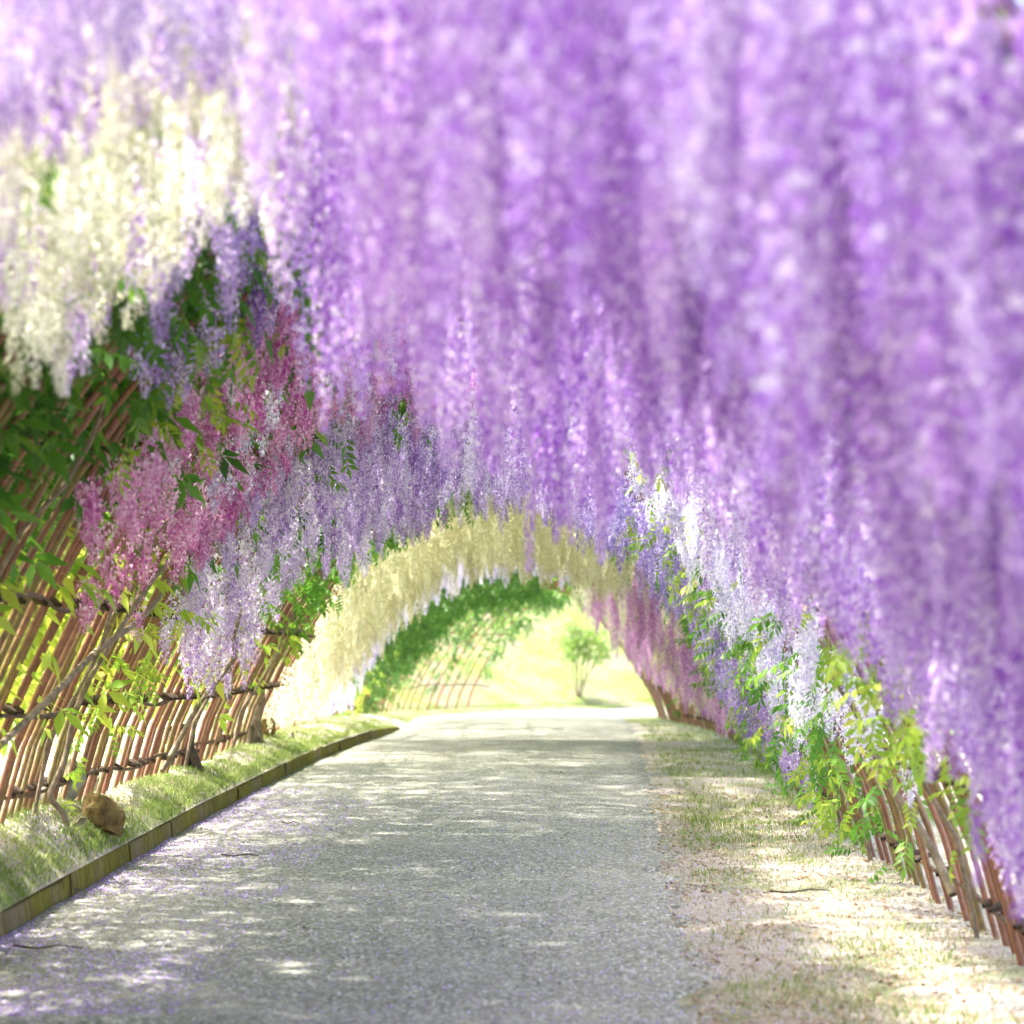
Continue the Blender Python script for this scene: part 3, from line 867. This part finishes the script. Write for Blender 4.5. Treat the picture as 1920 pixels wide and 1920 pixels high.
stem([(13.6, .98, -.06), (14.2, .88, -.10), (13.9, .80, -.15), (14.8, .72, -.05), (15.5, .6, -.03)], .020, 'thin bent climbing stem on the right wall below the white racemes')

# small shrub on the sunny slope past the tunnel
def shrub(px, py, t, hgt, label):
    X = (px - 960) * t / FPX; Z = EYE - (py - 1100) * t / FPX
    p = np.array([X, t, Z])
    root = empty('shrub', p); tag(root, label, 'shrub')
    g = np.random.default_rng(5)
    tips = []
    for k in range(6):
        a = g.uniform(0, 6.28); sp = g.uniform(.45, .9)
        n = 8; f = np.linspace(0, 1, n)
        P = p + np.stack([sp * math.cos(a) * f ** 1.1 * hgt * .45 + .02 * np.sin(f * 9 + k), sp * math.sin(a) * f ** 1.1 * hgt * .45, -0.15 + f * hgt * g.uniform(.7, .92) + .15 * f], -1)
        V, Q = tube(P, np.linspace(.020, .007, n), 6)
        add_obj('stem', np_mesh('stem', V, Q, smooth=True), M['bark'], root).location = -root.location
        tips += [P[-1], P[-2], P[-3]]
        for b in range(4):
            j = int(g.integers(5, n)); e = P[j] + g.normal(0, .16, 3) + [0, 0, .12]
            V, Q = tube(np.stack([P[j], (P[j] + e) / 2 + g.normal(0, .02, 3), e]), [.009, .006, .004], 4)
            add_obj('branch', np_mesh('branch', V, Q), M['bark'], root).location = -root.location
            tips.append(e)
    items = []
    for c in tips:
        for i in range(15):
            q = c + g.normal(0, 1, 3) * [.11, .11, .07]
            e = Euler((g.normal(0, .6), g.normal(.2, .5), g.uniform(0, 6.28)))
            items.append((LEAF_LOW[int(g.integers(4))], np.array(e.to_matrix()) * g.uniform(.5, .85), q - p, g.normal(0, .2)))
    o = add_obj('crown', np_mesh('crown', *joined(items)), M['leaf_shrub']); o.parent = root
    tag(o, kind='stuff')
def hill_hit(px, py):
    """first point of the hillside along a pixel's ray (walked in t,d space)"""
    T, D = np.meshgrid(np.arange(54, 80, .15), np.arange(-14, 0, .1), indexing='ij')
    x, y = pos(T, D); z = ground_z(T, D)
    qx, qy, s = proj(np.stack([x, y, z], -1))
    i = np.argmin((qx - px) ** 2 + (qy - py) ** 2)
    return y.ravel()[i], qx.ravel()[i], qy.ravel()[i]
hy, hx, hpy = hill_hit(1085, 1303)
shrub(hx, hpy, hy, 150 * hy / FPX, 'small multi stemmed green shrub alone on the sunlit slope beyond the tunnel')

# twigs on the path
def twig(px, py, ln, label, ang):
    t = EYE * FPX / (py - 1100); t = float(t)
    X = (px - 960) * t / FPX
    k = np.linspace(-.5, .5, 7)
    P = np.stack([X + k * ln * math.cos(ang), t + k * ln * math.sin(ang), np.full(7, float(zP(t)) + .058) + .006 * np.sin(k * 9)], -1)
    V, Q = tube(P, np.linspace(.0055, .003, 7), 5)
    o = add_obj('twig', np_mesh('twig', V, Q, smooth=True), M['twig']); tag(o, label, 'twig')
twig(450, 1617, .22, 'dark twig lying on the path near the kerb', .1)
twig(90, 1800, .30, 'dark stick at the left edge of the path in the foreground', .05)
twig(545, 1551, .12, 'short twig on the path, further off than the dark one by the kerb', -.1)
twig(1500, 1690, .35, 'crooked thin twig on the straw verge at right', .4)

# ------------------------------------------------------------------ grass, petals, litter
def blades(P, h, w, tint, g):
    n = len(P)
    a = g.uniform(0, 6.28, n)
    sx = np.stack([np.cos(a), np.sin(a), np.zeros(n)], -1) * w[:, None] / 2
    lean = np.stack([g.normal(0, .45, n), g.normal(0, .45, n), np.ones(n)], -1) * h[:, None]
    mid = P + lean * [.35, .35, .55]
    tip = P + lean * [1.1, 1.1, .95]
    V = np.stack([P - sx, P + sx, mid - sx * .7, mid + sx * .7, tip], 1).reshape(-1, 3)
    i = np.arange(n) * 5
    T = np.concatenate([np.stack([i, i + 1, i + 3], -1), np.stack([i, i + 3, i + 2], -1), np.stack([i + 2, i + 3, i + 4], -1)])
    return V, T, np.repeat(tint, 5)
def scatter(n, t0, t1, dfun0, dfun1, thr, bias=1.0, fx=1.6, seed=1, power=1.0):
    g = np.random.default_rng(seed)
    t = t0 + (t1 - t0) * g.uniform(0, 1, n) ** bias
    a, b = dfun0(t), dfun1(t)
    d = a + (b - a) * g.uniform(0, 1, n) ** power
    x, y = pos(t, d)
    keep = wob(x * fx, y * fx * .8) + g.normal(0, .3, n) > thr
    t, d = t[keep], d[keep]
    x, y = pos(t, d)
    return np.stack([x, y, ground_z(t, d)], -1), t, d, g
def grass_obj(name, label, specs, mat, cat='grass'):
    allp = []
    for (n, t0, t1, f0, f1, thr, bias, h0, h1, w, seed) in specs:
        P, t, d, g = scatter(n, t0, t1, f0, f1, thr, bias, seed=seed)
        k = len(P)
        P[:, 2] -= .005
        h = g.uniform(h0, h1, k) * (1 + .5 * np.clip(wob(P[:, 0] * 3, P[:, 1] * 3), -.5, 1))
        allp.append(blades(P, h, np.full(k, w) * g.uniform(.7, 1.3, k), np.clip(.5 + g.normal(0, .22, k) + .2 * wob(P[:, 0], P[:, 1]), 0, 1), g))
    vs, ts, tn, off = [], [], [], 0
    for V, T, t in allp:
        vs.append(V); ts.append(T + off); tn.append(t); off += len(V)
    o = add_obj(name, np_mesh(name, np.concatenate(vs), np.concatenate(ts), np.concatenate(tn)), M[mat])
    tag(o, label, cat, kind='stuff')
wall_l = lambda t: -half(t)
wall_r = lambda t: half(t)
grass_obj('bank_grass', 'short bright green grass on the left bank and behind the poles', [
    (46000, 11, 42, wall_l, lambda t: kerbd(t) - .045, -.25, 1.5, .015, .05, .006, 11),
    (16000, 11, 38, lambda t: kerbd(t) - .16, lambda t: kerbd(t) - .012, -.5, 1.5, .015, .05, .006, 14),
    (9000, 12, 40, lambda t: -half(t) - 4, wall_l, -.1, 1.4, .04, .14, .012, 12),
    (2200, 11, 40, lambda t: kerbd(t) + .01, lambda t: kerbd(t) + .07, .35, 1.4, .015, .05, .006, 13)], 'grass')
grass_obj('verge_grass', 'patchy green grass on the right verge', [
    (24000, 9.5, 40, lambda t: edged(t) + .05, wall_r, .28, 1.7, .015, .055, .006, 21),
    (7000, 18, 45, lambda t: edged(t) + .15, wall_r, -.4, 1.2, .02, .06, .008, 22)], 'grass')
grass_obj('verge_straw', 'dry straw coloured grass on the right verge and among the green of the left bank', [
    (30000, 9.5, 32, lambda t: edged(t) - .12, wall_r, -.5, 1.8, .008, .03, .006, 31),
    (16000, 11, 34, wall_l, lambda t: kerbd(t) - .05, -.4, 1.5, .01, .035, .006, 32)], 'straw_blades')
grass_obj('hill_grass', 'thin dry grass on the sunlit slope beyond the tunnel', [
    (26000, 56, 84, lambda t: -half(t) - 14, lambda t: kerbd(t) - .4, .05, 1.0, .03, .10, .016, 41)], 'straw_blades')
grass_obj('hill_tufts', 'green tufts on the sunlit slope beyond the tunnel', [
    (14000, 54, 84, lambda t: -half(t) - 12, lambda t: kerbd(t) - .2, .45, 1.0, .04, .14, .016, 42)], 'grass')

def chips(P, size, tint, g, flat=.35):
    """small bent kites lying on the ground"""
    n = len(P); a = g.uniform(0, 6.28, n)
    u = np.stack([np.cos(a), np.sin(a), g.normal(0, flat, n)], -1) * size[:, None]
    v = np.stack([-np.sin(a), np.cos(a), g.normal(0, flat, n)], -1) * size[:, None] * .6
    c = P + [0, 0, .004]
    V = np.stack([c - u, c + v, c + u, c - v, c + [0, 0, .0] + np.array([0, 0, 1]) * size[:, None] * .35], 1).reshape(-1, 3)
    i = np.arange(n) * 5
    T = np.concatenate([np.stack([i + k, i + (k + 1) % 4, i + 4], -1) for k in range(4)])
    return V, T, np.repeat(tint, 5)
def path_top(P, t, d):
    mid = (kerbd(t) + edged(t)) / 2; w = (edged(t) - kerbd(t)) / 2
    zt = zP(t) + 0.02 * (1 - ((d - mid) / w) ** 2) + 0.024 + 0.008 * wob(t * 1.7, d * 2.0)
    on = (d > kerbd(t)) & (d < edged(t) + .05)
    P[on, 2] = zt[on]
    return P
def chip_obj(name, label, cat, mat, specs):
    vs, ts, tn, off = [], [], [], 0
    for (n, t0, t1, f0, f1, thr, bias, s0, s1, fx, power, tm, seed) in specs:
        P, t, d, g = scatter(n, t0, t1, f0, f1, thr, bias, fx, seed, power)
        P = path_top(P, t, d)
        V, T, k = chips(P, g.uniform(s0, s1, len(P)), np.clip(g.normal(tm, .28, len(P)), 0, 1), g)
        vs.append(V); ts.append(T + off); tn.append(k); off += len(V)
    o = add_obj(name, np_mesh(name, np.concatenate(vs), np.concatenate(ts), np.concatenate(tn)), M[mat])
    tag(o, label, cat, kind='stuff')
chip_obj('fallen_petals', 'purple petals strewn over the path and the foot of the kerb', 'petals', 'fallen', [
    (13000, 9.5, 26, lambda t: kerbd(t) + .02, lambda t: edged(t) + .4, -.2, 1.6, .003, .009, 1.1, 1.0, .5, 51),
    (15000, 10.5, 24, lambda t: kerbd(t) + .02, lambda t: kerbd(t) + 1.1, -.2, 1.4, .004, .011, 1.5, 1.8, .35, 52),
    (4500, 11, 17, wall_l, lambda t: kerbd(t) - .1, -.1, 1.5, .003, .009, 1.5, .6, .4, 53),
    (5000, 9.5, 26, edged, wall_r, 0.0, 1.5, .003, .008, 1.2, 1.0, .6, 54)])
chip_obj('loose_gravel', 'pale loose gravel chips on the path', 'gravel', 'stone', [
    (26000, 9.5, 30, lambda t: kerbd(t) + .02, lambda t: edged(t) + .15, -.9, 1.8, .003, .0075, 1.3, 1.0, .55, 61)])
chip_obj('leaf_litter', 'brown dead leaf litter on the right verge and the left bank', 'leaf litter', 'litter', [
    (9000, 9.5, 24, lambda t: edged(t) - .1, wall_r, -.2, 1.7, .006, .022, 1.7, 1.0, .5, 71),
    (4000, 12, 28, wall_l, lambda t: kerbd(t) - .1, .1, 1.4, .005, .014, 1.9, 1.0, .5, 72),
    (500, 10, 26, lambda t: kerbd(t), edged, .2, 1.4, .005, .015, 1.9, 1.0, .3, 73)])
